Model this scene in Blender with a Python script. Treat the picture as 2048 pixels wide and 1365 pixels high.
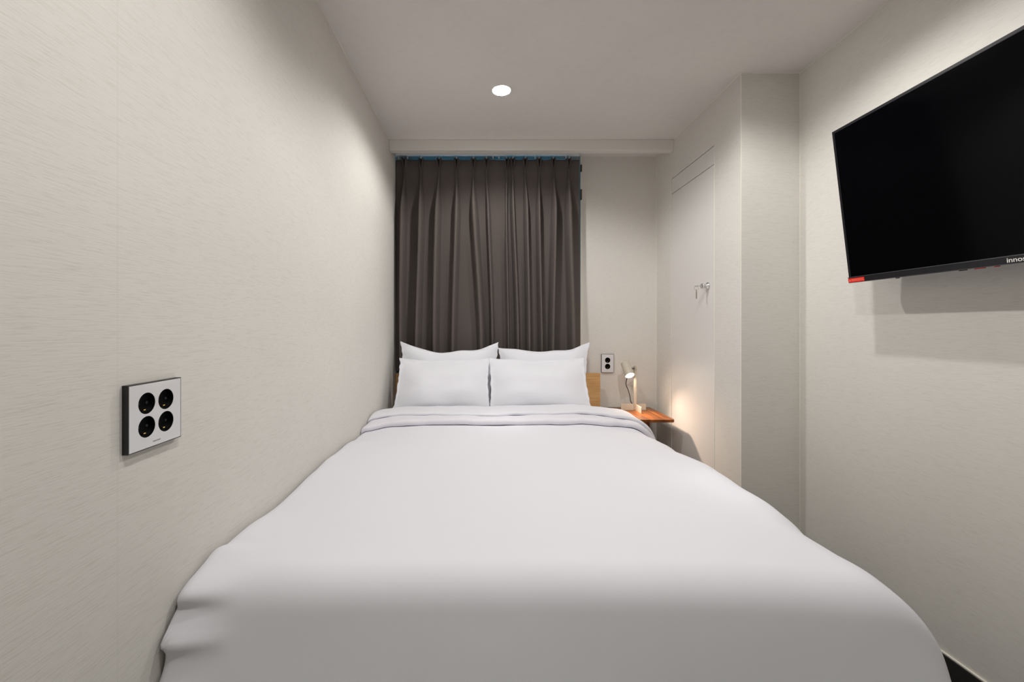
import bpy, bmesh, math, random
from mathutils import Vector, Matrix, noise

# ------------------------------------------------------------------ scene, camera, light
for o in list(bpy.data.objects):
    bpy.data.objects.remove(o)
sc = bpy.context.scene
col = sc.collection
R = math.radians
CZ = 1.13                                  # camera height above the floor

cam_d = bpy.data.cameras.new('camera')
cam = bpy.data.objects.new('camera', cam_d)
col.objects.link(cam)
cam.location = (0, 0, CZ)
cam.rotation_euler = (R(90), 0, 0)
cam_d.sensor_width = 36
cam_d.sensor_fit = 'HORIZONTAL'
cam_d.lens = 840 * 36 / 2048
cam_d.shift_x = 54 / 2048
cam_d.shift_y = -29.5 / 2048
cam_d.clip_start = 0.02
sc.camera = cam

sc.view_settings.view_transform = 'Standard'
sc.view_settings.look = 'None'
sc.view_settings.gamma = 1
sc.view_settings.use_curve_mapping = False
sc.view_settings.exposure = 1.4
sc.cycles.max_bounces = 14
sc.cycles.diffuse_bounces = 8
sc.cycles.sample_clamp_indirect = 4.0

world = bpy.data.worlds.new('dusk')
sc.world = world
world.use_nodes = True
wb = world.node_tree.nodes['Background']
wb.inputs[0].default_value = (0.045, 0.30, 0.52, 1)
wb.inputs[1].default_value = 0.45

# room lamps: position (x, y) of each recessed ceiling downlight and its power
CEIL = CZ + 1.198
DOWNLIGHTS = [
    (0.084, 2.128, 17.5, 'small round recessed downlight glowing in the white ceiling over the bed'),
    (0.80, 1.36, 17.5, 'recessed ceiling downlight nearest the wall television'),
    (0.07, 0.37, 17.5, 'recessed ceiling downlight above the foot of the bed'),
]
SPOT_COL = (1.0, 0.975, 0.95)


def spot(name, loc, power, color, size_deg, blend, radius, direction=(0, 0, -1)):
    d = bpy.data.lights.new(name, 'SPOT')
    d.energy = power
    d.color = color
    d.spot_size = R(size_deg)
    d.spot_blend = blend
    d.shadow_soft_size = radius
    o = bpy.data.objects.new(name, d)
    col.objects.link(o)
    o.location = loc
    o.rotation_euler = Vector(direction).to_track_quat('-Z', 'Y').to_euler()
    return o


for dx, dy, pw, _l in DOWNLIGHTS:
    spot('downlight_beam', (dx, dy, CEIL - 0.006), pw, SPOT_COL, 156, 0.42, 0.03)

# ------------------------------------------------------------------ material helpers


def new_mat(name, color=(0.8, 0.8, 0.8), rough=0.5, metal=0.0, spec=0.5, emit=None, estr=0.0):
    m = bpy.data.materials.new(name)
    m.use_nodes = True
    b = m.node_tree.nodes['Principled BSDF']
    b.inputs['Base Color'].default_value = (*color, 1)
    b.inputs['Roughness'].default_value = rough
    b.inputs['Metallic'].default_value = metal
    b.inputs['Specular IOR Level'].default_value = spec
    if emit:
        b.inputs['Emission Color'].default_value = (*emit, 1)
        b.inputs['Emission Strength'].default_value = estr
    return m


def N(m, kind, **kw):
    n = m.node_tree.nodes.new(kind)
    for k, v in kw.items():
        if k in n.inputs:
            n.inputs[k].default_value = v
        else:
            setattr(n, k, v)
    return n


def L(m, a, b):
    m.node_tree.links.new(a, b)


def bump(m, height, strength, distance, prev=None):
    bn = N(m, 'ShaderNodeBump')
    bn.inputs['Strength'].default_value = strength
    bn.inputs['Distance'].default_value = distance
    L(m, height, bn.inputs['Height'])
    if prev:
        L(m, prev.outputs[0], bn.inputs['Normal'])
    L(m, bn.outputs[0], m.node_tree.nodes['Principled BSDF'].inputs['Normal'])
    return bn


def wallpaper(name, base, dark, seam_axis=None, seam0=0.0):
    """pale woven wallpaper: short horizontal fibres, slight mottling, strip seams."""
    m = new_mat(name, base, 0.75, spec=0.25)
    b = m.node_tree.nodes['Principled BSDF']
    tc = N(m, 'ShaderNodeTexCoord')
    mp = N(m, 'ShaderNodeMapping')
    mp.inputs['Scale'].default_value = (30, 30, 560)
    L(m, tc.outputs['Object'], mp.inputs[0])
    n1 = N(m, 'ShaderNodeTexNoise', Scale=1.0, Detail=3.0, Roughness=0.6)
    L(m, mp.outputs[0], n1.inputs['Vector'])
    r1 = N(m, 'ShaderNodeValToRGB')
    r1.color_ramp.elements[0].position = 0.30
    r1.color_ramp.elements[0].color = (*dark, 1)
    r1.color_ramp.elements[1].position = 0.50
    r1.color_ramp.elements[1].color = (*base, 1)
    L(m, n1.outputs[0], r1.inputs[0])
    n2 = N(m, 'ShaderNodeTexNoise', Scale=2.2, Detail=3.0)
    L(m, tc.outputs['Object'], n2.inputs['Vector'])
    r2 = N(m, 'ShaderNodeValToRGB')
    r2.color_ramp.elements[0].position = 0.35
    r2.color_ramp.elements[0].color = (0.965, 0.965, 0.97, 1)
    r2.color_ramp.elements[1].position = 0.65
    r2.color_ramp.elements[1].color = (1, 1, 1, 1)
    L(m, n2.outputs[0], r2.inputs[0])
    mx = N(m, 'ShaderNodeMix', data_type='RGBA', blend_type='MULTIPLY')
    mx.inputs[0].default_value = 1
    L(m, r1.outputs[0], mx.inputs[6])
    L(m, r2.outputs[0], mx.inputs[7])
    out = mx.outputs[2]
    if seam_axis is not None:
        sp = N(m, 'ShaderNodeSeparateXYZ')
        L(m, tc.outputs['Object'], sp.inputs[0])
        a = N(m, 'ShaderNodeMath', operation='SUBTRACT')
        L(m, sp.outputs[seam_axis], a.inputs[0])
        a.inputs[1].default_value = seam0
        pp = N(m, 'ShaderNodeMath', operation='PINGPONG')
        L(m, a.outputs[0], pp.inputs[0])
        pp.inputs[1].default_value = 0.4935
        lt = N(m, 'ShaderNodeMath', operation='LESS_THAN')
        L(m, pp.outputs[0], lt.inputs[0])
        lt.inputs[1].default_value = 0.0016
        sm = N(m, 'ShaderNodeMath', operation='MULTIPLY')
        L(m, lt.outputs[0], sm.inputs[0])
        sm.inputs[1].default_value = 0.10
        m2 = N(m, 'ShaderNodeMix', data_type='RGBA')
        L(m, sm.outputs[0], m2.inputs[0])
        L(m, out, m2.inputs[6])
        m2.inputs[7].default_value = (dark[0] * .7, dark[1] * .7, dark[2] * .65, 1)
        out = m2.outputs[2]
    L(m, out, b.inputs['Base Color'])
    bump(m, n1.outputs[0], 0.22, 0.001)
    return m


WB, WD = (0.725, 0.705, 0.66), (0.645, 0.622, 0.570)
M_wall_l = wallpaper('wallpaper_left', WB, WD, 1, 0.703)
M_wall = wallpaper('wallpaper', WB, WD)
M_wall_r = wallpaper('wallpaper_right', WB, WD, 1, 0.10)
M_ceil = wallpaper('ceiling_paper', (0.755, 0.72, 0.69), (0.735, 0.70, 0.67), 1, 2.30)
M_white = new_mat('white_paint', (0.74, 0.72, 0.68), 0.5)
M_door = new_mat('door_paint', (0.72, 0.70, 0.675), 0.45)
M_caulk = new_mat('caulk', (0.84, 0.82, 0.74), 0.4)
M_gap = new_mat('door_gap_shade', (0.035, 0.030, 0.026), 0.8)  # near-black colour stands in for the shade inside the door gaps
M_dark_base = new_mat('dark_skirting', (0.022, 0.020, 0.018), 0.45)
M_black = new_mat('black_plastic', (0.012, 0.012, 0.013), 0.4)
M_pvc = new_mat('white_pvc', (0.78, 0.78, 0.76), 0.35)
M_chrome = new_mat('chrome', (0.75, 0.75, 0.76), 0.12, 1.0)
M_brass = new_mat('key_metal', (0.42, 0.38, 0.30), 0.32, 1.0)
M_gold = new_mat('brass_contact', (0.85, 0.65, 0.2), 0.25, 1.0)
M_glassplate = new_mat('white_glass_plate', (0.72, 0.72, 0.735), 0.08, spec=0.5)
M_hole = new_mat('socket_black', (0.002, 0.002, 0.0022), 0.5, spec=0.05)
M_tv = new_mat('television_bezel', (0.010, 0.010, 0.012), 0.28)
M_screen = new_mat('screen_glass', (0.0012, 0.0012, 0.0018), 0.10, spec=0.10)
M_tvedge = new_mat('silver_bezel_edge', (0.16, 0.165, 0.17), 0.3, 0.7)
M_red = new_mat('red_sticker', (0.72, 0.012, 0.006), 0.45)
M_pink = new_mat('pale_red_print', (0.9, 0.22, 0.14), 0.5)
M_print = new_mat('white_print', (0.85, 0.83, 0.80), 0.4)
M_darkprint = new_mat('grey_print', (0.10, 0.10, 0.11), 0.5)
M_cable = new_mat('black_cable', (0.02, 0.017, 0.015), 0.5)
M_lamp = new_mat('beige_enamel', (0.60, 0.545, 0.45), 0.38)
M_lens = new_mat('bulb', (1, 1, 1), 0.5, emit=(1.0, 0.86, 0.66), estr=26)
M_diff = new_mat('downlight_diffuser', (1, 1, 1), 0.5, emit=(1.0, 0.98, 0.95), estr=28)
M_bronze = new_mat('bronze_catch', (0.12, 0.09, 0.05), 0.4, 0.8)


def fabric(name, color, rough=0.9, weave=900, bstr=0.15, sheen=0.0):
    m = new_mat(name, color, rough, spec=0.2)
    tc = N(m, 'ShaderNodeTexCoord')
    n1 = N(m, 'ShaderNodeTexNoise', Scale=weave, Detail=2.0)
    L(m, tc.outputs['Object'], n1.inputs['Vector'])
    n2 = N(m, 'ShaderNodeTexNoise', Scale=5.0, Detail=3.0)
    L(m, tc.outputs['Object'], n2.inputs['Vector'])
    b1 = bump(m, n1.outputs[0], bstr, 0.0006)
    bump(m, n2.outputs[0], 0.10, 0.01, b1)
    m.node_tree.nodes['Principled BSDF'].inputs['Sheen Weight'].default_value = sheen
    return m


M_linen = fabric('white_linen', (0.785, 0.79, 0.84), sheen=0.1)
M_linen2 = fabric('white_linen_underside', (0.79, 0.775, 0.83), sheen=0.1)
M_pillow = fabric('white_pillow_cotton', (0.80, 0.81, 0.86), sheen=0.1)
M_curtain = fabric('dark_taupe_curtain', (0.112, 0.094, 0.086), 0.85, 1400, 0.1, sheen=0.03)


def wood(name, c1, c2, c3, axis, scale, plank=None, rough=0.4):
    """grain runs along axis (0=x, 1=y, 2=z)."""
    m = new_mat(name, c1, rough)
    b = m.node_tree.nodes['Principled BSDF']
    tc = N(m, 'ShaderNodeTexCoord')
    mp = N(m, 'ShaderNodeMapping')
    s = [scale] * 3
    s[axis] = scale * 0.07
    mp.inputs['Scale'].default_value = s
    L(m, tc.outputs['Object'], mp.inputs[0])
    n1 = N(m, 'ShaderNodeTexNoise', Scale=1.0, Detail=5.0, Roughness=0.6, Distortion=0.6)
    L(m, mp.outputs[0], n1.inputs['Vector'])
    r1 = N(m, 'ShaderNodeValToRGB')
    e = r1.color_ramp.elements
    e[0].position = 0.30
    e[0].color = (*c2, 1)
    e[1].position = 0.70
    e[1].color = (*c3, 1)
    q = e.new(0.5)
    q.color = (*c1, 1)
    L(m, n1.outputs[0], r1.inputs[0])
    out = r1.outputs[0]
    if plank:
        sp = N(m, 'ShaderNodeSeparateXYZ')
        L(m, tc.outputs['Object'], sp.inputs[0])
        d = N(m, 'ShaderNodeMath', operation='DIVIDE')
        L(m, sp.outputs[0], d.inputs[0])
        d.inputs[1].default_value = plank
        f = N(m, 'ShaderNodeMath', operation='FLOOR')
        L(m, d.outputs[0], f.inputs[0])
        w = N(m, 'ShaderNodeTexWhiteNoise', noise_dimensions='1D')
        L(m, f.outputs[0], w.inputs['W'])
        mr = N(m, 'ShaderNodeMapRange')
        mr.inputs['To Min'].default_value = 0.55
        mr.inputs['To Max'].default_value = 1.25
        L(m, w.outputs['Value'], mr.inputs['Value'])
        mx = N(m, 'ShaderNodeMix', data_type='RGBA', blend_type='MULTIPLY')
        mx.inputs[0].default_value = 1
        L(m, out, mx.inputs[6])
        L(m, mr.outputs[0], mx.inputs[7])
        out = mx.outputs[2]
    L(m, out, b.inputs['Base Color'])
    bump(m, n1.outputs[0], 0.08, 0.001)
    return m


M_oak = wood('oak', (0.60, 0.36, 0.145), (0.48, 0.265, 0.095), (0.68, 0.43, 0.19), 0, 60)
M_walnut = wood('walnut', (0.17, 0.050, 0.006), (0.085, 0.024, 0.003), (0.25, 0.085, 0.011), 1, 45, 0.047, 0.3)
M_walnut.node_tree.nodes['Principled BSDF'].inputs['Specular IOR Level'].default_value = 0.3
M_floor = wood('dark_floor', (0.02, 0.018, 0.016), (0.014, 0.012, 0.011), (0.027, 0.024, 0.021), 1, 25, None, 0.5)

M_glass = new_mat('window_glass', (0.9, 0.97, 1.0), 0.0)
M_glass.node_tree.nodes['Principled BSDF'].inputs['Transmission Weight'].default_value = 1.0
M_glass.node_tree.nodes['Principled BSDF'].inputs['IOR'].default_value = 1.45

# ------------------------------------------------------------------ mesh helpers


def link(name, bm, mat, parent=None, smooth=False, sheet=False):
    me = bpy.data.meshes.new(name)
    if not sheet:
        bmesh.ops.recalc_face_normals(bm, faces=bm.faces[:])
    bm.to_mesh(me)
    bm.free()
    if mat:
        for m in (mat if isinstance(mat, (list, tuple)) else [mat]):
            me.materials.append(m)
    if smooth:
        for p in me.polygons:
            p.use_smooth = True
    o = bpy.data.objects.new(name, me)
    col.objects.link(o)
    if parent:
        o.parent = parent
    return o


def struct(name, bm, mat, smooth=False):
    o = link(name, bm, mat, None, smooth)
    o['kind'] = 'structure'
    return o


def tag(o, label, cat, group=None):
    o['label'] = label
    o['category'] = cat
    if group:
        o['group'] = group
    return o


def thing(name, label, cat, loc=(0, 0, 0), rot=(0, 0, 0), group=None):
    o = bpy.data.objects.new(name, None)
    o.empty_display_size = 0.05
    col.objects.link(o)
    o.location = loc
    o.rotation_euler = rot
    return tag(o, label, cat, group)


def box(bm, x0, x1, y0, y1, z0, z1, bevel=0.0, seg=2):
    r = bmesh.ops.create_cube(bm, size=1)
    vs = r['verts']
    bmesh.ops.scale(bm, vec=(x1 - x0, y1 - y0, z1 - z0), verts=vs)
    bmesh.ops.translate(bm, vec=((x0 + x1) / 2, (y0 + y1) / 2, (z0 + z1) / 2), verts=vs)
    if bevel > 0:
        es = list({e for v in vs for e in v.link_edges})
        bmesh.ops.bevel(bm, geom=es, offset=bevel, segments=seg, profile=0.5, affect='EDGES')
    return bm


def mkbox(*a, **k):
    return box(bmesh.new(), *a, **k)


def cyl(bm, p0, p1, r0, r1=None, seg=32, caps=True):
    p0, p1 = Vector(p0), Vector(p1)
    r1 = r0 if r1 is None else r1
    d = p1 - p0
    q = d.to_track_quat('Z', 'Y').to_matrix()
    rings = []
    for p, r in ((p0, r0), (p1, r1)):
        rings.append([bm.verts.new(p + q @ Vector((r * math.cos(2 * math.pi * i / seg), r * math.sin(2 * math.pi * i / seg), 0))) for i in range(seg)])
    for i in range(seg):
        j = (i + 1) % seg
        bm.faces.new((rings[0][i], rings[0][j], rings[1][j], rings[1][i]))
    if caps:
        bm.faces.new(rings[0][::-1])
        bm.faces.new(rings[1])
    return bm


def lathe(bm, prof, origin=(0, 0, 0), axis=(0, 0, 1), seg=40):
    """prof: list of (radius, height along the axis)."""
    q = Vector(axis).to_track_quat('Z', 'Y').to_matrix()
    o = Vector(origin)
    rings = []
    for r, h in prof:
        if r < 1e-6:
            rings.append([bm.verts.new(o + q @ Vector((0, 0, h)))])
        else:
            rings.append([bm.verts.new(o + q @ Vector((r * math.cos(2 * math.pi * i / seg), r * math.sin(2 * math.pi * i / seg), h))) for i in range(seg)])
    for a, b in zip(rings, rings[1:]):
        for i in range(seg):
            j = (i + 1) % seg
            if len(a) == 1 and len(b) == 1:
                continue
            if len(a) == 1:
                bm.faces.new((a[0], b[i], b[j]))
            elif len(b) == 1:
                bm.faces.new((a[i], a[j], b[0]))
            else:
                bm.faces.new((a[i], a[j], b[j], b[i]))
    return bm


def tube(bm, pts, r, seg=10, closed=False, steps=8):
    P = [Vector(p) for p in pts]
    n = len(P)
    out = []
    rng = range(n if closed else n - 1)
    for i in rng:
        p0 = P[(i - 1) % n] if closed or i > 0 else P[i]
        p1, p2 = P[i], P[(i + 1) % n]
        p3 = P[(i + 2) % n] if closed or i + 2 < n else p2
        for s in range(steps):
            t = s / steps
            out.append(0.5 * ((2 * p1) + (p2 - p0) * t + (2 * p0 - 5 * p1 + 4 * p2 - p3) * t * t + (3 * p1 - p0 - 3 * p2 + p3) * t ** 3))
    if not closed:
        out.append(P[-1])
    m = len(out)
    up = Vector((0.3, 0.9, 0.2)).normalized()
    rings = []
    for i, p in enumerate(out):
        a = out[(i + 1) % m] if closed else out[min(i + 1, m - 1)]
        b = out[(i - 1) % m] if closed else out[max(i - 1, 0)]
        d = (a - b).normalized()
        u = (up - d * up.dot(d)).normalized()
        up = u
        w = d.cross(u)
        rings.append([bm.verts.new(p + r * (u * math.cos(2 * math.pi * k / seg) + w * math.sin(2 * math.pi * k / seg))) for k in range(seg)])
    for i in range(m if closed else m - 1):
        A, B = rings[i], rings[(i + 1) % m]
        for k in range(seg):
            l = (k + 1) % seg
            bm.faces.new((A[k], A[l], B[l], B[k]))
    if not closed:
        bm.faces.new(rings[0][::-1])
        bm.faces.new(rings[-1])
    return bm


def grid(fn, nu, nv):
    bm = bmesh.new()
    V = [[bm.verts.new(fn(i / (nu - 1), j / (nv - 1))) for i in range(nu)] for j in range(nv)]
    for j in range(nv - 1):
        for i in range(nu - 1):
            bm.faces.new((V[j][i], V[j][i + 1], V[j + 1][i + 1], V[j + 1][i]))
    bm.normal_update()
    return bm


def up_normals(bm, ref):
    """make the faces of an open sheet look towards ref."""
    bm.normal_update()
    t = sum((f.normal.dot(ref) * f.calc_area() for f in bm.faces))
    if t < 0:
        bmesh.ops.reverse_faces(bm, faces=bm.faces[:])
    return bm


def text(name, body, size, mat, parent, mtx, extrude=0.0002, align='LEFT', bold=0.0):
    cu = bpy.data.curves.new(name, 'FONT')
    cu.body = body
    cu.size = size
    cu.extrude = extrude
    cu.offset = bold
    cu.align_x = align
    t_ = bpy.data.objects.new('tmp', cu)
    col.objects.link(t_)
    me = bpy.data.meshes.new_from_object(t_.evaluated_get(bpy.context.evaluated_depsgraph_get()))
    bpy.data.objects.remove(t_)
    me.materials.clear()
    me.materials.append(mat)
    o = bpy.data.objects.new(name, me)
    col.objects.link(o)
    o.parent = parent
    o.matrix_local = mtx
    return o


def sm(a, b, x):
    t = min(1, max(0, (x - a) / (b - a)))
    return t * t * (3 - 2 * t)


# ------------------------------------------------------------------ the room
XL, XN, XR = -0.615, 1.2105, 1.489         # left wall, niche wall, right wall
YB, YN, YF = 2.965, 1.985, -1.2            # back wall, front of the boxed-in niche, wall behind the camera
T = 0.12
WX0, WX1, WZ0, WZ1 = -0.595, 0.672, CZ - 0.28, CEIL - 0.004   # window opening

struct('floor', mkbox(XL - T, XR + T, YF - T, YB + T, -0.1, 0), M_floor)

# ceiling with three round openings would be overkill: the downlights sit in shallow rings under it
struct('ceiling', mkbox(XL - T, XR + T, YF - T, YB + T, CEIL, CEIL + 0.1), M_ceil)
struct('wall_left', mkbox(XL - T, XL, YF - T, YB + T, 0, CEIL), M_wall_l)
struct('wall_right', mkbox(XR, XR + T, YF - T, YN + 0.3, 0, CEIL), M_wall_r)
struct('wall_front', mkbox(XL, XR, YF - T, YF, 0, CEIL), M_wall)
bm = mkbox(XL, WX0, YB, YB + T, 0, CEIL)
box(bm, WX1, XN, YB, YB + T, 0, CEIL)
box(bm, WX0, WX1, YB, YB + T, 0, WZ0)
box(bm, WX0, WX1, YB, YB + T, WZ1, CEIL)
struct('wall_back', bm, M_wall)

# niche wall (perpendicular to the back wall) with the door opening, and its front return
DY0, DY1, DZ1 = 2.219, 2.725, CZ + 0.957
bm = mkbox(XN, XN + 0.1, YN, DY0, 0, CEIL)
box(bm, XN, XN + 0.1, DY1, YB + T, 0, CEIL)
box(bm, XN, XN + 0.1, DY0, DY1, DZ1, CEIL)
box(bm, XN + 0.1, XR + 0.0, YN, YN + 0.1, 0, CEIL)
struct('wall_niche', bm, M_wall)

# thin pale caulk beads along the joints
c = 0.0022
for nm, a in (('trim_1', (XL, XL + c, YF, 2.69, CEIL - c, CEIL)),
              ('trim_2', (XN - c, XN, YN, 2.69, CEIL - c, CEIL)),
              ('trim_3', (XN, XR, YN - c, YN, CEIL - c, CEIL)),
              ('trim_4', (XR - c, XR, YF, YN, CEIL - c, CEIL)),
              ('trim_5', (XN - 0.0012, XN + 0.0018, YN - 0.0012, YN + 0.0018, 0.07, CEIL)),
              ('trim_6', (XR - c, XR, YN - c, YN, 0.07, CEIL)),
              ('trim_7', (XN - c, XN, YB - c, YB, 0.07, CEIL))):
    struct(nm, mkbox(*a), M_caulk)

# downstand (curtain box board) in front of the window
struct('beam', mkbox(XL, XN, 2.69, 2.742, CZ + 1.129, CEIL, bevel=0.003), M_white)

# skirting boards, dark, with a light bead on top along the right wall
struct('baseboard_right', mkbox(XR - 0.010, XR, YF, YN, 0, 0.07, bevel=0.0015), M_dark_base)
struct('trim_8', mkbox(XR - 0.006, XR, YF, YN, 0.0702, 0.0745), M_caulk)
struct('baseboard_left', mkbox(XL, XL + 0.010, YF, YB - 0.01, 0, 0.07, bevel=0.0015), M_dark_base)
struct('baseboard_niche', mkbox(XN, XR - 0.011, YN - 0.010, YN, 0, 0.07, bevel=0.0015), M_dark_base)
struct('baseboard_back', mkbox(XL + 0.011, XN - 0.002, YB - 0.010, YB, 0, 0.07, bevel=0.0015), M_dark_base)

# flush cupboard door in the niche wall: door leaf, transom panel, edges
d = bpy.data.objects.new('door_1', None)
col.objects.link(d)
d.location = (XN, (DY0 + DY1) / 2, 0)
d['kind'] = 'structure'


def place(o, parent):
    """keep world coordinates while parenting to an unrotated empty."""
    o.parent = parent
    o.location = Vector(o.location) - Vector(parent.location)
    return o


g = 0.0022
place(link('door_panel', mkbox(XN + 0.0005, XN + 0.022, DY0 + g, DY1 - g, 0.002, CZ + 0.857 - 0.0022, bevel=0.0008), M_door), d)
place(link('transom_panel', mkbox(XN + 0.0005, XN + 0.022, DY0 + g, DY1 - g, CZ + 0.857 + 0.0022, DZ1 - 0.0045, bevel=0.0008), M_door), d)
place(link('gap_shade_sheet', mkbox(XN + 0.0225, XN + 0.035, DY0, DY1, 0.0, DZ1), M_gap), d)  # dark sheet added behind the leaf: closes off outside light, gaps read as shade
bm = mkbox(XN - 0.0012, XN + 0.0003, DY0 - 0.0035, DY0 - 0.0005, 0.0, DZ1)
box(bm, XN - 0.0012, XN + 0.0003, DY1 + 0.0005, DY1 + 0.0035, 0.0, DZ1)
place(link('door_edging', bm, M_caulk), d)

# lock with its key
KY, KZ = 2.282, CZ + 0.2185
lk = bpy.data.objects.new('door_handle', None)
col.objects.link(lk)
lk.location = (0, 0, 0)
place(lk, d)
lk.location = Vector((XN, KY, KZ)) - Vector(d.location)
bm = lathe(bmesh.new(), [(0, 0), (0.021, 0), (0.0215, 0.003), (0.017, 0.007), (0.0105, 0.010), (0.0098, 0.019), (0.014, 0.023), (0.0155, 0.027), (0.0155, 0.033), (0.0145, 0.035), (0.0035, 0.0352), (0.0, 0.0345)], (0.0005, 0, 0), (-1, 0, 0))
o = link('lock_knob', bm, M_chrome, lk, True)
bm = bmesh.new()
box(bm, -0.058, -0.034, -0.004, 0.004, -0.0009, 0.0009)
lathe(bm, [(0, -0.001), (0.0105, -0.001), (0.0105, 0.001), (0, 0.001)], (-0.060, 0, 0), (0, 0, 1), 24)
tube(bm, [(-0.062 + 0.0105 * math.cos(a), 0.0, -0.011 + 0.0105 * math.sin(a)) for a in [k * math.pi / 4 for k in range(8)]], 0.0007, 6, True, 4)
lathe(bm, [(0, -0.0012), (0.010, -0.0012), (0.010, 0.0012), (0, 0.0012)], (-0.062, 0, -0.029), (0.8, -0.6, 0), 24)
r = bmesh.ops.create_cube(bm, size=1)
bmesh.ops.scale(bm, vec=(0.006, 0.0022, 0.034), verts=r['verts'])
bmesh.ops.translate(bm, vec=(-0.062, 0, -0.052), verts=r['verts'])
link('key', bm, M_brass, lk)

# ------------------------------------------------------------------ window behind the curtain
w = bpy.data.objects.new('window_1', None)
col.objects.link(w)
w.location = ((WX0 + WX1) / 2, YB, WZ0)
w['kind'] = 'structure'


def frame(bm, x0, x1, z0, z1, y0, y1, t, ts=None):
    ts = t if ts is None else ts
    box(bm, x0, x0 + ts, y0, y1, z0, z1)
    box(bm, x1 - ts, x1, y0, y1, z0, z1)
    box(bm, x0 + ts, x1 - ts, y0, y1, z0, z0 + t)
    box(bm, x0 + ts, x1 - ts, y0, y1, z1 - t, z1)
    return bm


place(link('window_frame', frame(bmesh.new(), WX0, WX1, WZ0, WZ1, YB + 0.03, YB + T, 0.004, 0.03), M_pvc), w)
mid = (WX0 + WX1) / 2
place(link('window_sash', frame(bmesh.new(), WX0 + 0.03, mid + 0.03, WZ0 + 0.004, WZ1 - 0.004, YB + 0.045, YB + 0.07, 0.006, 0.045), M_pvc), w)
place(link('window_sash', frame(bmesh.new(), mid - 0.03, WX1 - 0.03, WZ0 + 0.004, WZ1 - 0.004, YB + 0.075, YB + 0.10, 0.006, 0.045), M_pvc), w)
place(link('window_pane', mkbox(WX0 + 0.07, mid - 0.01, YB + 0.055, YB + 0.060, WZ0 + 0.008, WZ1 - 0.008), M_glass), w)
place(link('window_pane', mkbox(mid + 0.01, WX1 - 0.07, YB + 0.085, YB + 0.090, WZ0 + 0.008, WZ1 - 0.008), M_glass), w)
bm = mkbox(WX1 - 0.002, WX1 + 0.011, YB - 0.018, YB + 0.03, WZ0 - 0.03, CZ + 1.06)
box(bm, WX1 - 0.002, WX1 + 0.008, YB - 0.018, YB + 0.03, CZ + 1.06, WZ1)
place(link('window_casing', bm, M_caulk), w)
for z0, z1 in ((1.083, 1.130), (0.886, 0.958)):
    place(link('window_catch', mkbox(WX1 - 0.004, WX1 + 0.006, YB - 0.034, YB - 0.0185, CZ + z0, CZ + z1, bevel=0.002), M_bronze), w)

# ------------------------------------------------------------------ curtain rail and curtains
YC = 2.868
rail = thing('curtain_rail', 'slim white curtain rail fixed under the ceiling behind the board', 'curtain rail', (0.02, YC, CEIL))
bm = mkbox(-0.625, 0.615, -0.012, 0.012, -0.032, -0.016, bevel=0.002)
for bx in (-0.5, -0.02, 0.5):
    box(bm, bx - 0.012, bx + 0.012, -0.010, 0.010, -0.018, 0.0)
link('rail', bm, M_pvc, rail)
link('end_cap', mkbox(-0.631, -0.6255, -0.013, 0.013, -0.034, -0.014), M_pvc, rail)
link('end_cap', mkbox(0.6155, 0.621, -0.013, 0.013, -0.034, -0.014), M_pvc, rail)


def px2x(px, y=YC):
    return (px - 970) * y / 840


random.seed(7)
TOPZ, PINZ, HEMZ = CZ + 1.148, CZ + 1.069, CZ - 0.303


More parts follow.
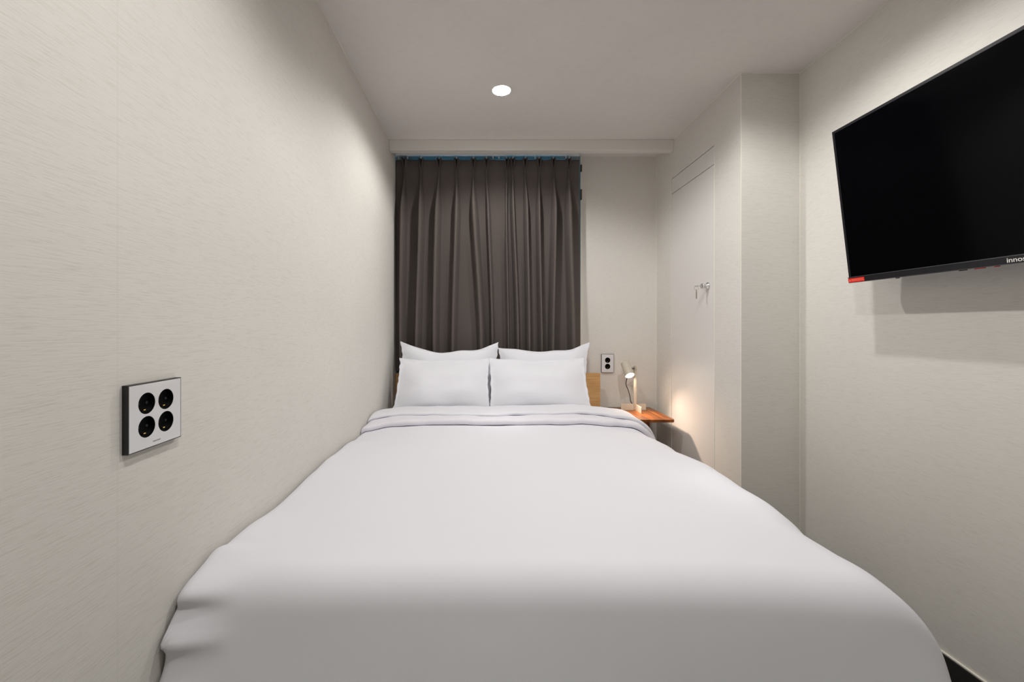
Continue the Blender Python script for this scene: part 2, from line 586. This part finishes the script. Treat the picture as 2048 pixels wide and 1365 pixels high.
def curtain(name, label, pleats, x0, x1, xb0, xb1, seed, lean, ret):
    """pleats: list of (x at the top, x at the hem, fold half-width, depth)."""
    def fn(u, v):
        back = 0.0
        if ret < 0:                                # the outer edge turns back, shaped to block blue light from the window
            if u < 0.06:
                back = (0.06 - u) / 0.06
            u = max(0, (u - 0.06) / 0.94)
        else:
            if u > 0.94:
                back = (u - 0.94) / 0.06
            u = min(1, u / 0.94)
        z = TOPZ + (HEMZ - TOPZ) * v
        xa = x0 + (x1 - x0) * u
        tb = sm(0.03, 1.0, v)
        xb = xb0 + (xb1 - xb0) * u
        x = xa * (1 - tb) + xb * tb
        dep = 0.0
        below = sm(0.0, 0.30, (PINZ - z))          # opening of the folds under the pinch
        drop = max(0.0, PINZ - z)
        zt = 0.0
        for (pt, pb, hw, am) in pleats:
            pc = pt + (pb - pt) * sm(0.0, 1.25, drop)
            pc += 0.006 * math.sin(2.1 * drop + pt * 31 + seed) * below
            if z >= PINZ:                          # double pleat fanning out above the pinch
                k = (z - PINZ) / (TOPZ - PINZ)
                off = 0.002 + 0.010 * k
                wd = 0.0045 + 0.001 * k
                dd = (0.026 + 0.018 * k)
                q = 0
                for sgn in (-1, 1):
                    q = max(q, dd * math.exp(-((x - pc - sgn * off) / wd) ** 2))
                dep = max(dep, q)
                zt = max(zt, 0.007 * math.exp(-((x - pc) / 0.014) ** 2))
            else:
                w_ = 0.007 + (hw - 0.007) * sm(0, 0.34, drop)
                t_ = abs(x - pc) / w_
                shape = math.exp(-(t_ ** 3.4))
                crease = 0.0
                if drop < 0.12:                   # little dart right under the pinch
                    crease = 0.016 * (1 - drop / 0.12) * math.exp(-((x - pc) / 0.004) ** 2) * sm(0, 0.02, drop)
                dep = max(dep, (0.022 + (am * 1.62 - 0.022) * below) * shape - crease)
        nz = noise.noise(Vector((x * 7 + seed, z * 1.3, seed * 3.1)))
        nz2 = noise.noise(Vector((x * 16 + seed, z * 0.8, seed * 1.7)))
        dep += (0.010 * nz + 0.002 * nz2) * below
        y = YC + 0.016 - dep + lean * below * 0.01 + 0.055 * back
        sag = 0.0
        if v < 0.02:
            sag = -0.006 + zt
        return Vector((x, y, z + sag * (1 - v / 0.02 if v < 0.02 else 0)))
    bm = grid(fn, 420, 120)
    up_normals(bm, Vector((0, -1, 0)))
    o = link(name, bm, M_curtain, None, True, True)
    md = o.modifiers.new('thickness', 'SOLIDIFY')
    md.thickness = 0.0015
    md.offset = -1
    tag(o, label, 'curtain', 'curtains over the window')
    return o


PX = px2x
curtain('curtain', 'left dark taupe pinch pleat curtain, the wider one hanging beside the long plain wall',
        [(PX(808.6), PX(806), .019, .058), (PX(842), PX(835), .019, .058), (PX(877.8), PX(870), .021, .056),
         (PX(913), PX(908), .019, .056), (PX(946.8), PX(961), .022, .062), (PX(973), PX(986), .013, .050)],
        PX(791.5), PX(1016), -0.6125, PX(1015), 1.3, 0.0, -1)
curtain('curtain', 'right dark taupe pinch pleat curtain, the narrower one ending beside bare wall',
        [(PX(1013.5), PX(1016), .010, .046), (PX(1025.5), PX(1033), .014, .054), (PX(1050), PX(1058), .015, .056),
         (PX(1078), PX(1080), .014, .052), (PX(1106.7), PX(1104), .017, .058), (PX(1137.3), PX(1142), .021, .060)],
        PX(1010), PX(1159.5), PX(1008), PX(1161.5), 5.7, 0.0, 1).location.y = -0.004

hook_px = [797, 815, 842, 873, 880, 913, 947, 973, 986, 998, 1012, 1026, 1051, 1070, 1078, 1106, 1132, 1139]
hk0 = None
for i, hp in enumerate(hook_px):
    if hk0 is None:
        bm = mkbox(-0.0028, 0.0028, -0.003, 0.003, -0.0215, -0.0005, bevel=0.001)
        tube(bm, [(0.0028 * math.cos(a), -0.003, -0.0185 + 0.0028 * math.sin(a)) for a in [k * math.pi / 3 for k in range(6)]], 0.0009, 5, True, 3)
        ho = hk0 = link('curtain_runner', bm, M_pvc)
        tag(ho, 'small white plastic curtain runner on the white rail', 'curtain runner', 'white runners along the curtain rail')
    else:
        ho = hk0.copy()
        col.objects.link(ho)
    ho.location = (PX(hp), YC, CEIL - 0.032)

# ------------------------------------------------------------------ bed
bed = thing('bed', 'double bed with an oak headboard under white bedding', 'bed', (0.09, 1.9, 0))
bx = bed.location.x
link('headboard', mkbox(-0.612 - bx, 0.789 - bx, 0.975, 1.003, 0.02, CZ - 0.322 , bevel=0.002), M_oak, bed)
link('bed_base', mkbox(-0.575 - bx, 0.775 - bx, -0.985, 0.97, 0.10, 0.33, bevel=0.01), M_oak, bed)
link('mattress', mkbox(-0.585 - bx, 0.78 - bx, -0.985, 0.97, 0.332, 0.580, bevel=0.04, seg=4), M_linen, bed, True)
for lx in (-0.53, 0.73):
    for ly in (-0.93, 0.91):
        link('leg', cyl(bmesh.new(), (lx - bx, ly, 0), (lx - bx, ly, 0.101), 0.022, 0.028, 20), M_oak, bed)

# ---- duvet
ZT = CZ - 0.503            # top of the duvet
FX0, FX1, FY0 = -0.583, 0.775, 0.905
RR, RF, RL = 0.135, 0.09, 0.03


def drape(a, b, lift=0.0):
    """cloth coordinates -> point; a across, b along the bed (metres)."""
    ex = max(0, a - FX1)
    el = max(0, FX0 - a)
    ey = max(0, FY0 - b)
    x = min(max(a, FX0), FX1)
    y = max(b, FY0)
    z = ZT + lift
    # gentle crown and settling
    z += 0.012 * math.cos((x - 0.09) / 0.75 * 1.5) - 0.008
    dz2 = 0.0
    for e, rr, tm, ax in ((ex, RR + lift, R(87), 0), (ey, RF + lift, R(68), 1)):
        if e <= 0:
            continue
        th = e / rr
        if th < tm:
            rad, dz = rr * math.sin(th), rr * (1 - math.cos(th))
        else:
            e2 = e - rr * tm
            rad = rr * math.sin(tm) + e2 * math.cos(tm)
            dz = rr * (1 - math.cos(tm)) + e2 * math.sin(tm)
        if ax == 0:
            x += rad
        else:
            y -= rad
        dz2 += dz ** 1.45
    z -= min(dz2 ** (1 / 1.45), 0.52)
    z -= 0.014 * sm(1.35, 0.95, y) * sm(0.45, 0.85, x)
    hd_ = sm(1.35, 2.15, y)
    z -= 0.020 * hd_ * sm(0.45, 0.82, x)
    x -= 0.034 * hd_ * sm(0.5, 0.85, x)
    if el > 0:
        rr = RL
        th = min(math.pi / 2, el / rr)
        x -= rr * math.sin(th)
        z -= rr * (1 - math.cos(th)) + max(0, el - rr * math.pi / 2)
    return Vector((x, y, z))


def ripple(p, a, b, lift):
    n = Vector((0, 0, 0))
    # soft billows, stronger near the edges
    edge = sm(0.55, 0.9, a) + sm(-0.35, -0.62, a)
    foot = sm(1.15, 0.85, b)
    q = Vector((p.x * 2.2, p.y * 2.2, p.z * 2.2))
    n.z += 0.012 * noise.noise(q) * (1 - foot * 0.5)
    n.z += 0.004 * noise.noise(q * 3.1) * (0.3 + edge)
    n.x += 0.020 * sm(0.62, 0.9, a) * (noise.noise(Vector((0.3, b * 5.3, p.z * 1.5))) + 0.35 * noise.noise(Vector((4.3, b * 12, p.z * 2))))
    # left side rests against the wall with pushed-up bumps
    n.z += 0.016 * sm(-0.45, -0.60, a) * noise.noise(Vector((7.7, b * 6.0, 0.4)))
    n.y += 0.006 * foot * noise.noise(Vector((a * 2.5, 3.3, p.z * 4)))
    return p + n


def duvet_fn(u, v):
    a = -0.632 + (1.33 + 0.632) * u
    b = 0.50 - 0.11 + (2.42 - 0.39) * v
    p = ripple(drape(a, b), a, b, 0)
    # left foot corner: bunched folds pulled to the wall
    k = sm(-0.47, -0.605, a)
    if k > 0:
        f = max(0, FY0 + 0.06 - b)
        p.y += k * (0.012 * math.sin(f * 34 + 0.6) - 0.004) * sm(0.0, 0.06, f)
        p.y += -0.006 * k * sm(0.10, 0.22, f)
        p.z += 0.012 * k * sm(0.05, 0.0, abs(b - FY0 - 0.03))
        hb = CZ - p.z
        p.y += k * (-0.024 * math.exp(-((hb - 0.600) / 0.018) ** 2) + 0.014 * math.exp(-((hb - 0.556) / 0.012) ** 2)
                    + 0.012 * math.exp(-((hb - 0.665) / 0.03) ** 2) - 0.008 * math.exp(-((hb - 0.525) / 0.012) ** 2))
    p.x = max(p.x, XL + 0.006)
    return p


dv = thing('duvet', 'white duvet spread over the bed with its head end turned back', 'duvet', (0, 0, 0))
o = link('cover', up_normals(grid(duvet_fn, 200, 220), Vector((0, 0, 1))), M_linen, dv, True, True)
md = o.modifiers.new('thickness', 'SOLIDIFY')
md.thickness = 0.022
md.offset = -1
_me = bpy.data.meshes.new_from_object(o.evaluated_get(bpy.context.evaluated_depsgraph_get()))
o.modifiers.clear()
o.data = _me
for v in _me.vertices:                             # the cloth is pressed flat against the wall
    v.co.x = max(v.co.x, XL + 0.004)


def cuff_layer(name, y_front, y_back, thick, base, mat, seed, a0=-0.66, a1=1.06):
    """rolled band lying across the bed: closed section swept across."""
    sec = []
    hn = 16
    wid = y_back - y_front
    for k in range(hn + 1):                        # rounded front nose, from underside to top
        t = -math.pi / 2 + math.pi * k / hn
        sec.append((-math.cos(t) * thick * 0.55, (math.sin(t) + 1) / 2))
    for k in range(1, 15):
        sec.append((wid * k / 14, 1.0 - 0.35 * sm(0.75, 1, k / 14)))
    for k in range(14, 0, -1):
        sec.append((wid * k / 14, 0.0))
    n = len(sec)
    nu = 150
    bm = bmesh.new()
    rows = []
    for i in range(nu):
        a = a0 + (a1 - a0) * i / (nu - 1)
        wob = 0.016 * noise.noise(Vector((a * 3.2, seed, 0))) + 0.014 * noise.noise(Vector((a * 9, seed, 2)))
        wob += 0.03 * sm(0.4, 1.0, a) - 0.045 * sm(-0.45, -0.62, a)
        th = thick * (1 + 0.22 * noise.noise(Vector((a * 4.5, seed, 5))))
        th *= 1 - 0.75 * sm(a1 - 0.06, a1, a)
        row = []
        for (dy, hh) in sec:
            b = y_front + wob + dy
            lf = base + hh * th
            p = ripple(drape(a, b, 0), a, b, 0)
            # push outward along the local surface normal
            e = max(0, a - FX1)
            tt = min(math.pi / 2, e / RR)
            nrm = Vector((math.sin(tt), 0, math.cos(tt)))
            p = p + nrm * lf
            p += nrm * 0.004 * noise.noise(Vector((a * 14, b * 10, seed)))
            p.x = max(p.x, XL + 0.004)
            row.append(bm.verts.new(p))
        rows.append(row)
    for i in range(nu - 1):
        for k in range(n):
            l = (k + 1) % n
            bm.faces.new((rows[i][k], rows[i][l], rows[i + 1][l], rows[i + 1][k]))
    bm.faces.new(rows[0])
    bm.faces.new(rows[-1][::-1])
    return link(name, bm, mat, dv, True)


cuff_layer('turned_back_edge', 2.135, 2.43, 0.030, 0.001, M_linen2, 1.1)
cuff_layer('turned_back_edge', 2.235, 2.47, 0.018, 0.029, M_linen, 4.6, a1=1.03)

# ---- pillows


def pillow(label, W, H, thick, loc, rot, seed, cham=0.06, sag=0.02, horn=(0, 0), flare=(0, 0)):
    """upright pillow: local x across, z up, y thickness; origin at the middle of the lower edge."""
    nu, nv = 110, 80
    fl = 0.035

    def pt(u, v, side):
        # concave outline between poking corners
        x = W / 2 * u * (1 - cham * (1 - v * v))
        z = H / 2 * v * (1 - cham * 1.1 * (1 - u * u))
        low = (1 - v) / 2
        x += (-flare[0] * sm(0, -1, u) + flare[1] * sm(0, 1, u)) * low ** 1.5
        if v > 0:
            z -= sag * v * v * (1 - u * u) * (1 + 0.9 * noise.noise(Vector((u * 2.3, seed, 1))))
            z += v ** 4 * (horn[0] * sm(-0.55, -1, u) + horn[1] * sm(0.55, 1, u))
        du = W / 2 * (1 - abs(u))
        dv_ = H / 2 * (1 - abs(v))
        ku = sm(0, 0.16, max(0, du - 0.012)) ** 0.55 if du > 0.012 else 0
        kv = sm(0, 0.14, max(0, dv_ - 0.012)) ** 0.55 if dv_ > 0.012 else 0
        t = thick / 2 * ku * kv
        # wrinkles radiating from the corners, soft dents
        w1 = noise.noise(Vector((u * 2.1 + seed, v * 2.1, side))) * 0.009
        cu, cv = (1 - abs(u)) * W, (1 - abs(v)) * H
        ang = math.atan2(cv, cu + 1e-6)
        rad = math.hypot(cu, cv)
        w2 = 0.005 * math.sin(ang * 11 + seed + u) * math.exp(-(rad / 0.14) ** 2) * min(1, rad / 0.03)
        t = t + (w1 + w2) * ku * kv
        edge = 1 - min(1, min(du, dv_) / 0.04)
        y = side * (t + 0.0012) + edge * 0.006 * noise.noise(Vector((u * 5, v * 5, seed)))
        x += edge * 0.006 * noise.noise(Vector((v * 7, seed, 3.3)))
        return Vector((x, y, z + H / 2))
    bm = bmesh.new()
    rows = {}
    for s in (-1, 1):
        for j in range(nv):
            for i in range(nu):
                u = -1 + 2 * i / (nu - 1)
                v = -1 + 2 * j / (nv - 1)
                u = math.copysign(abs(u) ** 0.85, u)
                v = math.copysign(abs(v) ** 0.85, v)
                rows[s, i, j] = bm.verts.new(pt(u, v, s))
    for s in (-1, 1):
        for j in range(nv - 1):
            for i in range(nu - 1):
                bm.faces.new((rows[s, i, j], rows[s, i + 1, j], rows[s, i + 1, j + 1], rows[s, i, j + 1]))
    ring = [(i, 0) for i in range(nu)] + [(nu - 1, j) for j in range(1, nv)] + [(i, nv - 1) for i in range(nu - 2, -1, -1)] + [(0, j) for j in range(nv - 2, 0, -1)]
    for k in range(len(ring)):
        a, b = ring[k], ring[(k + 1) % len(ring)]
        bm.faces.new((rows[-1, a[0], a[1]], rows[-1, b[0], b[1]], rows[1, b[0], b[1]], rows[1, a[0], a[1]]))
    o = link('pillow', bm, M_pillow, None, True)
    o.location = loc
    o.rotation_euler = rot
    tag(o, label, 'pillow', 'white pillows against the headboard')
    return o


MZ = 0.590
pillow('back left white pillow, upright against the curtain with two pointed corners showing', 0.64, 0.435, 0.10, (-0.230, 2.690, MZ), (R(-6), 0, R(0)), 1.0, horn=(0.010, 0.004), sag=0.048)
pillow('back right white pillow, its pointed corner rising beyond the curtain edge', 0.600, 0.415, 0.10, (0.381, 2.690, MZ), (R(-6), 0, R(0)), 6.2, cham=0.10, horn=(-0.012, 0.022), sag=0.012)
pillow('front left white pillow, nearest the plain wall and leaning on another pillow', 0.568, 0.38, 0.12, (-0.252, 2.486, MZ), (R(-27), 0, R(1)), 3.4, cham=0.04, flare=(0.025, 0.0), sag=0.012)
pillow('front right white pillow, nearest the bedside lamp and leaning on another pillow', 0.598, 0.382, 0.12, (0.322, 2.476, MZ), (R(-27), 0, R(-1)), 8.8, cham=0.035, flare=(0.0, 0.02), sag=0.012)

# ------------------------------------------------------------------ side table
TZ = CZ - 0.567
st = thing('side_table', 'small walnut bedside table with a pedestal leg in the wall corner', 'side table', (1.0, 2.745, 0))


def rounded_rect(x0, x1, y0, y1, z0, z1, r, seg=6):
    bm = bmesh.new()
    pts = []
    for cx, cy, a0 in ((x1 - r, y1 - r, 0), (x0 + r, y1 - r, 90), (x0 + r, y0 + r, 180), (x1 - r, y0 + r, 270)):
        for k in range(seg + 1):
            a = R(a0 + 90 * k / seg)
            pts.append((cx + r * math.cos(a), cy + r * math.sin(a)))
    vs = [bm.verts.new((x, y, z0)) for x, y in pts]
    f = bm.faces.new(vs)
    r_ = bmesh.ops.extrude_face_region(bm, geom=[f])
    bmesh.ops.translate(bm, vec=(0, 0, z1 - z0), verts=[v for v in r_['geom'] if isinstance(v, bmesh.types.BMVert)])
    es = [e for e in bm.edges if abs(e.verts[0].co.z - e.verts[1].co.z) < 1e-6]
    bmesh.ops.bevel(bm, geom=es, offset=0.0015, segments=2, profile=0.5, affect='EDGES')
    return bm


link('table_top', rounded_rect(-0.152, 0.153, -0.20, 0.20, TZ - 0.017, TZ, 0.018), M_walnut, st)
link('leg', mkbox(-0.035, 0.060, -0.045, 0.055, 0.02, TZ - 0.0175, bevel=0.002), M_walnut, st)
link('base', rounded_rect(-0.10, 0.13, -0.15, 0.15, 0.0, 0.02, 0.01), M_walnut, st)

# ------------------------------------------------------------------ bedside lamp
LX, LY = 1.0155, 2.843
lamp = thing('table_lamp', 'lit beige metal table lamp with a tilted cylinder head on the walnut table', 'table lamp', (LX, LY, TZ))


def plate(axis, l0, l1, h, t, r, slope=0.0):
    """thin upright plate along x (axis 0) or y (axis 1) with rounded outer top corners."""
    bm = bmesh.new()
    pts = [(l0, 0), (l1, 0)]
    for k in range(7):
        a = R(90 * k / 6)
        pts.append((l1 - r + r * math.cos(a), h - r + r * math.sin(a)))
    for k in range(7):
        a = R(90 + 90 * k / 6)
        pts.append((l0 + r + r * math.cos(a), h - r + r * math.sin(a)))
    def mk(s, z, o_):
        return (s, o_, z) if axis == 0 else (o_, s, z)
    vs = [bm.verts.new(mk(s, z, -t / 2)) for s, z in pts]
    f = bm.faces.new(vs)
    r_ = bmesh.ops.extrude_face_region(bm, geom=[f])
    bmesh.ops.translate(bm, vec=(0, t, 0) if axis == 0 else (t, 0, 0), verts=[v for v in r_['geom'] if isinstance(v, bmesh.types.BMVert)])
    return bm


bm = plate(0, -0.095, 0.074, 0.042, 0.003, 0.006)
me2 = plate(1, -0.115, 0.0, 0.042, 0.003, 0.008)
tmp = bpy.data.meshes.new('tmp')
me2.to_mesh(tmp)
bm.from_mesh(tmp)
me2.free()
bpy.data.meshes.remove(tmp)
link('base', bm, M_lamp, lamp)
POST = 0.272
bm = mkbox(-0.0095, 0.0095, -0.012, 0.004, 0.0, POST, bevel=0.004, seg=3)
link('post', bm, M_lamp, lamp, True)
# head
AX = Vector((0.11, -0.64, -0.76)).normalized()
lens_c = Vector((0.966, 2.80, CZ - 0.329)) - Vector((LX, LY, TZ))
HL = 0.104
top_c = lens_c - AX * HL
hd = bmesh.new()
lathe(hd, [(0.0, -0.004), (0.010, -0.004), (0.011, 0.0), (0.0265, 0.0), (0.0295, 0.004), (0.0295, HL), (0.0280, HL), (0.0280, 0.006), (0.0, 0.006)], top_c, AX, 40)
head = link('lamp_shade', hd, M_lamp, lamp, True)
md = head.modifiers.new('edges', 'EDGE_SPLIT')
md.split_angle = R(40)
bulb = link('bulb', lathe(bmesh.new(), [(0, HL - 0.012), (0.0272, HL - 0.012), (0.0272, HL - 0.005), (0.024, HL - 0.001), (0.012, HL + 0.0025), (0, HL + 0.0035)], top_c, AX, 36), M_lens, lamp, True)
# joint between the post and the head
jc = Vector((-0.004, -0.010, 0.284))
ja = Vector((-1.0, -0.35, 0.0)).normalized()
bm = cyl(bmesh.new(), jc - ja * 0.004, jc + ja * 0.004, 0.0175, seg=36)
box(bm, -0.0095, 0.002, -0.014, 0.0, POST - 0.03, POST + 0.006, bevel=0.002)
link('joint', bm, M_lamp, lamp)
tt = (jc - top_c).dot(AX)
hc = top_c + AX * tt
toward = (hc - jc)
bm = cyl(bmesh.new(), jc + ja * 0.0042, jc + toward * (1 - 0.0285 / toward.length), 0.0062, 0.0062, seg=20)
link('knob', bm, M_tvedge, lamp)


def lp(px, py, y):
    """point at depth y seen at that place, relative to the lamp"""
    return Vector(((px - 970) * y / 840 - LX, y - LY, CZ - (py - 653) * y / 840 - TZ))


link('cable', tube(bmesh.new(), [top_c - AX * 0.003, top_c - AX * 0.015 + Vector((0.006, 0.004, 0)), top_c - AX * 0.013 + Vector((0.020, 0.010, -0.004)),
                                 top_c + Vector((0.018, 0.040, -0.03)), lp(1256, 745, 2.885), lp(1254, 757, 2.885), lp(1252, 769, 2.88), lp(1256.5, 781, 2.875), lp(1260, 794, 2.872),
                                 lp(1261, 802, 2.865), lp(1265, 809, 2.858), Vector((0.0, 0.006, 0.016))], 0.0028, 8), M_cable, lamp, True)
lw = Vector((LX, LY, TZ)) + lens_c
spot('lamp_beam', lw + AX * 0.006, 8.0, (1.0, 0.74, 0.56), 116, 1.0, 0.02, AX)

# ------------------------------------------------------------------ sockets


def socket(name, label, loc, rotz, W, H, holes, hr, txt_w, thick=0.011):
    """local: x across, z up, face towards -y; origin at the wall, centre of the plate."""
    t = thing(name, label, 'power socket', loc, (0, 0, rotz))
    link('mounting_frame', frame(bmesh.new(), -W / 2, W / 2, -H / 2, H / 2, -thick + 0.0003, 0.0, 0.006), M_black, t)
    # face plate with real round openings
    bm = bmesh.new()
    yf = -thick
    e = 0.0016
    seg = 48
    outer = [(-W / 2 + e, -H / 2 + e), (W / 2 - e, -H / 2 + e), (W / 2 - e, H / 2 - e), (-W / 2 + e, H / 2 - e)]
    loops = []
    def addloop(pts):
        vs = [bm.verts.new((x, yf, z)) for x, z in pts]
        return [bm.edges.new((vs[i], vs[(i + 1) % len(vs)])) for i in range(len(vs))]
    edges = addloop(outer)
    for hx, hz in holes:
        edges += addloop([(hx + hr * math.cos(2 * math.pi * k / seg), hz + hr * math.sin(2 * math.pi * k / seg)) for k in range(seg)])
    bmesh.ops.triangle_fill(bm, use_beauty=True, use_dissolve=False, edges=edges)
    r_ = bmesh.ops.extrude_face_region(bm, geom=bm.faces[:])
    bmesh.ops.translate(bm, vec=(0, 0.0035, 0), verts=[v for v in r_['geom'] if isinstance(v, bmesh.types.BMVert)])
    link('face_plate', bm, M_glassplate, t)
    for hx, hz in holes:
        bm = lathe(bmesh.new(), [(hr * 0.995, 0.0), (hr * 0.96, 0.0008), (hr * 0.94, -0.013 + 0.006), (0, -0.013 + 0.006)], (hx, yf + 0.0004, hz), (0, -1, 0), 40)
        # reversed depth: the cup goes into the wall side
        for v in bm.verts:
            v.co.y = yf + 0.0004 + abs(v.co.y - (yf + 0.0004)) * 1.15
        s = link('socket', bm, M_hole, t, True)
        for sx in (-0.0095, 0.0095):
            link('pin_hole', cyl(bmesh.new(), (hx + sx, yf + 0.0082, hz), (hx + sx, yf + 0.0078, hz), 0.0025, seg=16), M_black, s)
        link('earth_contact', mkbox(hx - 0.0022, hx + 0.0022, yf + 0.0040, yf + 0.0078, hz - hr * 0.66, hz - hr * 0.66 + 0.0016), M_gold, s)
    text('lettering', 'maschner', txt_w / 4.6, M_darkprint, t, Matrix.Translation((0, yf - 0.0001, -H / 2 + 0.0085)) @ Matrix.Rotation(R(90), 4, 'X'), 0.00005, 'CENTER')
    return t


socket('wall_socket', 'square glass socket plate with four round black outlets on the long wall', (XL, 0.773, CZ - 0.1602), R(90), 0.1235, 0.118,
       [(-0.0225, 0.0225), (0.0225, 0.0225), (-0.0225, -0.0195), (0.0225, -0.0195)], 0.0190, 0.022)
socket('wall_socket', 'upright socket plate with two round black outlets above the bedside table', (0.8625, YB, CZ - 0.261), 0, 0.087, 0.130,
       [(0, 0.022), (0, -0.022)], 0.0190, 0.017)

# ------------------------------------------------------------------ television
P = 1.347
yb = 1.1523 * P
Xt = 1.282
tz0, tz1 = CZ + 0.1607, CZ + 0.717
tilt = math.atan2(P - Xt, tz1 - tz0)
TH = math.hypot(P - Xt, tz1 - tz0)
TL = 1.0
# local frame: +x runs along the screen towards the camera (world -y), z up the screen, face towards -y local
tv = thing('television', 'black flat television tilted down on a bracket on the right hand wall', 'television', (P, yb, tz0), (0, 0, 0))
ex = Vector((0, -1, 0))
ez = Vector((-math.sin(tilt), 0, math.cos(tilt)))
ey = ez.cross(ex)           # points into the wall
tv.matrix_world = Matrix(((ex.x, ey.x, ez.x, P), (ex.y, ey.y, ez.y, yb), (ex.z, ey.z, ez.z, tz0), (0, 0, 0, 1)))
link('housing', mkbox(0, TL, 0.004, 0.040, 0, TH, bevel=0.002), M_tv, tv)
link('back_cover', mkbox(0.16, TL - 0.16, 0.039, 0.075, 0.05, TH * 0.62, bevel=0.008), M_tv, tv)
bz = 0.009
bm = frame(bmesh.new(), 0, TL, 0, TH, 0.0, 0.0045, bz)
link('bezel', bm, M_tv, tv)
link('screen', mkbox(bz, TL - bz, 0.0014, 0.0042, 0.021, TH - bz), M_screen, tv)
link('bottom_bezel', mkbox(0, TL, -0.0035, 0.004, 0.0, 0.0185, bevel=0.001), M_tv, tv)
link('bezel_strip', mkbox(0, TL, -0.0045, 0.003, 0.0187, 0.0205), M_tvedge, tv)
link('lower_lip', mkbox(0.0, TL, -0.002, 0.030, -0.0016, -0.0001), M_tvedge, tv)
fr = Matrix.Rotation(R(90), 4, 'X')
text('logo', 'innos', 0.0175, M_print, tv, Matrix.Translation((yb - 1.0812, -0.0037, 0.0035)) @ fr @ Matrix.Diagonal((1.05, 1, 1, 1)), 0.0002, bold=0.00012)
s = link('sticker', mkbox(0.0006, 0.066, -0.0041, -0.0036, 0.0005, 0.0155, bevel=0.0002), M_red, tv)
bm = bmesh.new()
vs = [bm.verts.new((x, -0.00415, z)) for x, z in ((0.0035, 0.0045), (0.0115, 0.0045), (0.0075, 0.0115))]
bm.faces.new(vs)
rng = random.Random(3)
for z in (0.0050, 0.0092):
    x = 0.014
    while x < 0.060:
        wl = rng.uniform(0.002, 0.006)
        box(bm, x, x + wl, -0.00420, -0.00410, z, z + 0.0020)
        x += wl + 0.0009
link('sticker_print', bm, M_pink, s)
for yy, wd, mt in ((1.270, 0.006, M_black), (1.182, 0.005, M_black)):
    pass
for px_, w_, mt in ((1791, 0.006, M_black), (1924.5, 0.006, M_black), (1917, 0.003, M_black), (1955, 0.020, M_red), (1989, 0.006, M_red)):
    dd = 840 * P / (px_ - 970)
    link('rating_sticker' if mt is M_red else 'screw', mkbox(yb - dd - w_ / 2, yb - dd + w_ / 2, 0.002, 0.012, -0.0042, -0.0017, bevel=0.0006), mt, tv)
# wall bracket
bm = bmesh.new()
yc = yb - TL / 2
brk = [mkbox(XR - 0.012, XR - 0.0005, yc - 0.11, yc + 0.11, CZ + 0.30, CZ + 0.52)]
o = link('wall_bracket', brk[0], M_black)
bm = bmesh.new()
arms = []
for s_ in (-0.09, 0.09):
    bm = bmesh.new()
    r0 = Vector((XR - 0.012, yc + s_, CZ + 0.44))
    lo = tv.matrix_world @ Vector((TL / 2 - s_, 0.0752, 0.28))
    cyl(bm, r0 + Vector((-0.004, 0, 0)), lo, 0.010, seg=12)
    arms.append(link('bracket_arm', bm, M_black))
inv = tv.matrix_world.inverted()
for q_ in [o] + arms:
    q_.parent = tv
    q_.matrix_local = inv

# ------------------------------------------------------------------ downlight fittings
first = None
for dx, dy, pw, lab in DOWNLIGHTS:
    if first is None:
        t = first = thing('ceiling_downlight', lab, 'ceiling light', (dx, dy, CEIL), group='recessed ceiling downlights')
        link('trim_ring', lathe(bmesh.new(), [(0.0455, 0.0), (0.0455, -0.003), (0.0470, -0.0045), (0.051, -0.003), (0.053, 0.0)], seg=48), M_white, t, True)
        link('diffuser', lathe(bmesh.new(), [(0.0, -0.0042), (0.034, -0.0045), (0.0454, -0.0032), (0.0454, 0.0)], seg=48), M_diff, t, True)
    else:
        t = first.copy()
        col.objects.link(t)
        t.location = (dx, dy, CEIL)
        t['label'] = lab
        for ch in list(first.children):
            c_ = ch.copy()
            col.objects.link(c_)
            c_.parent = t
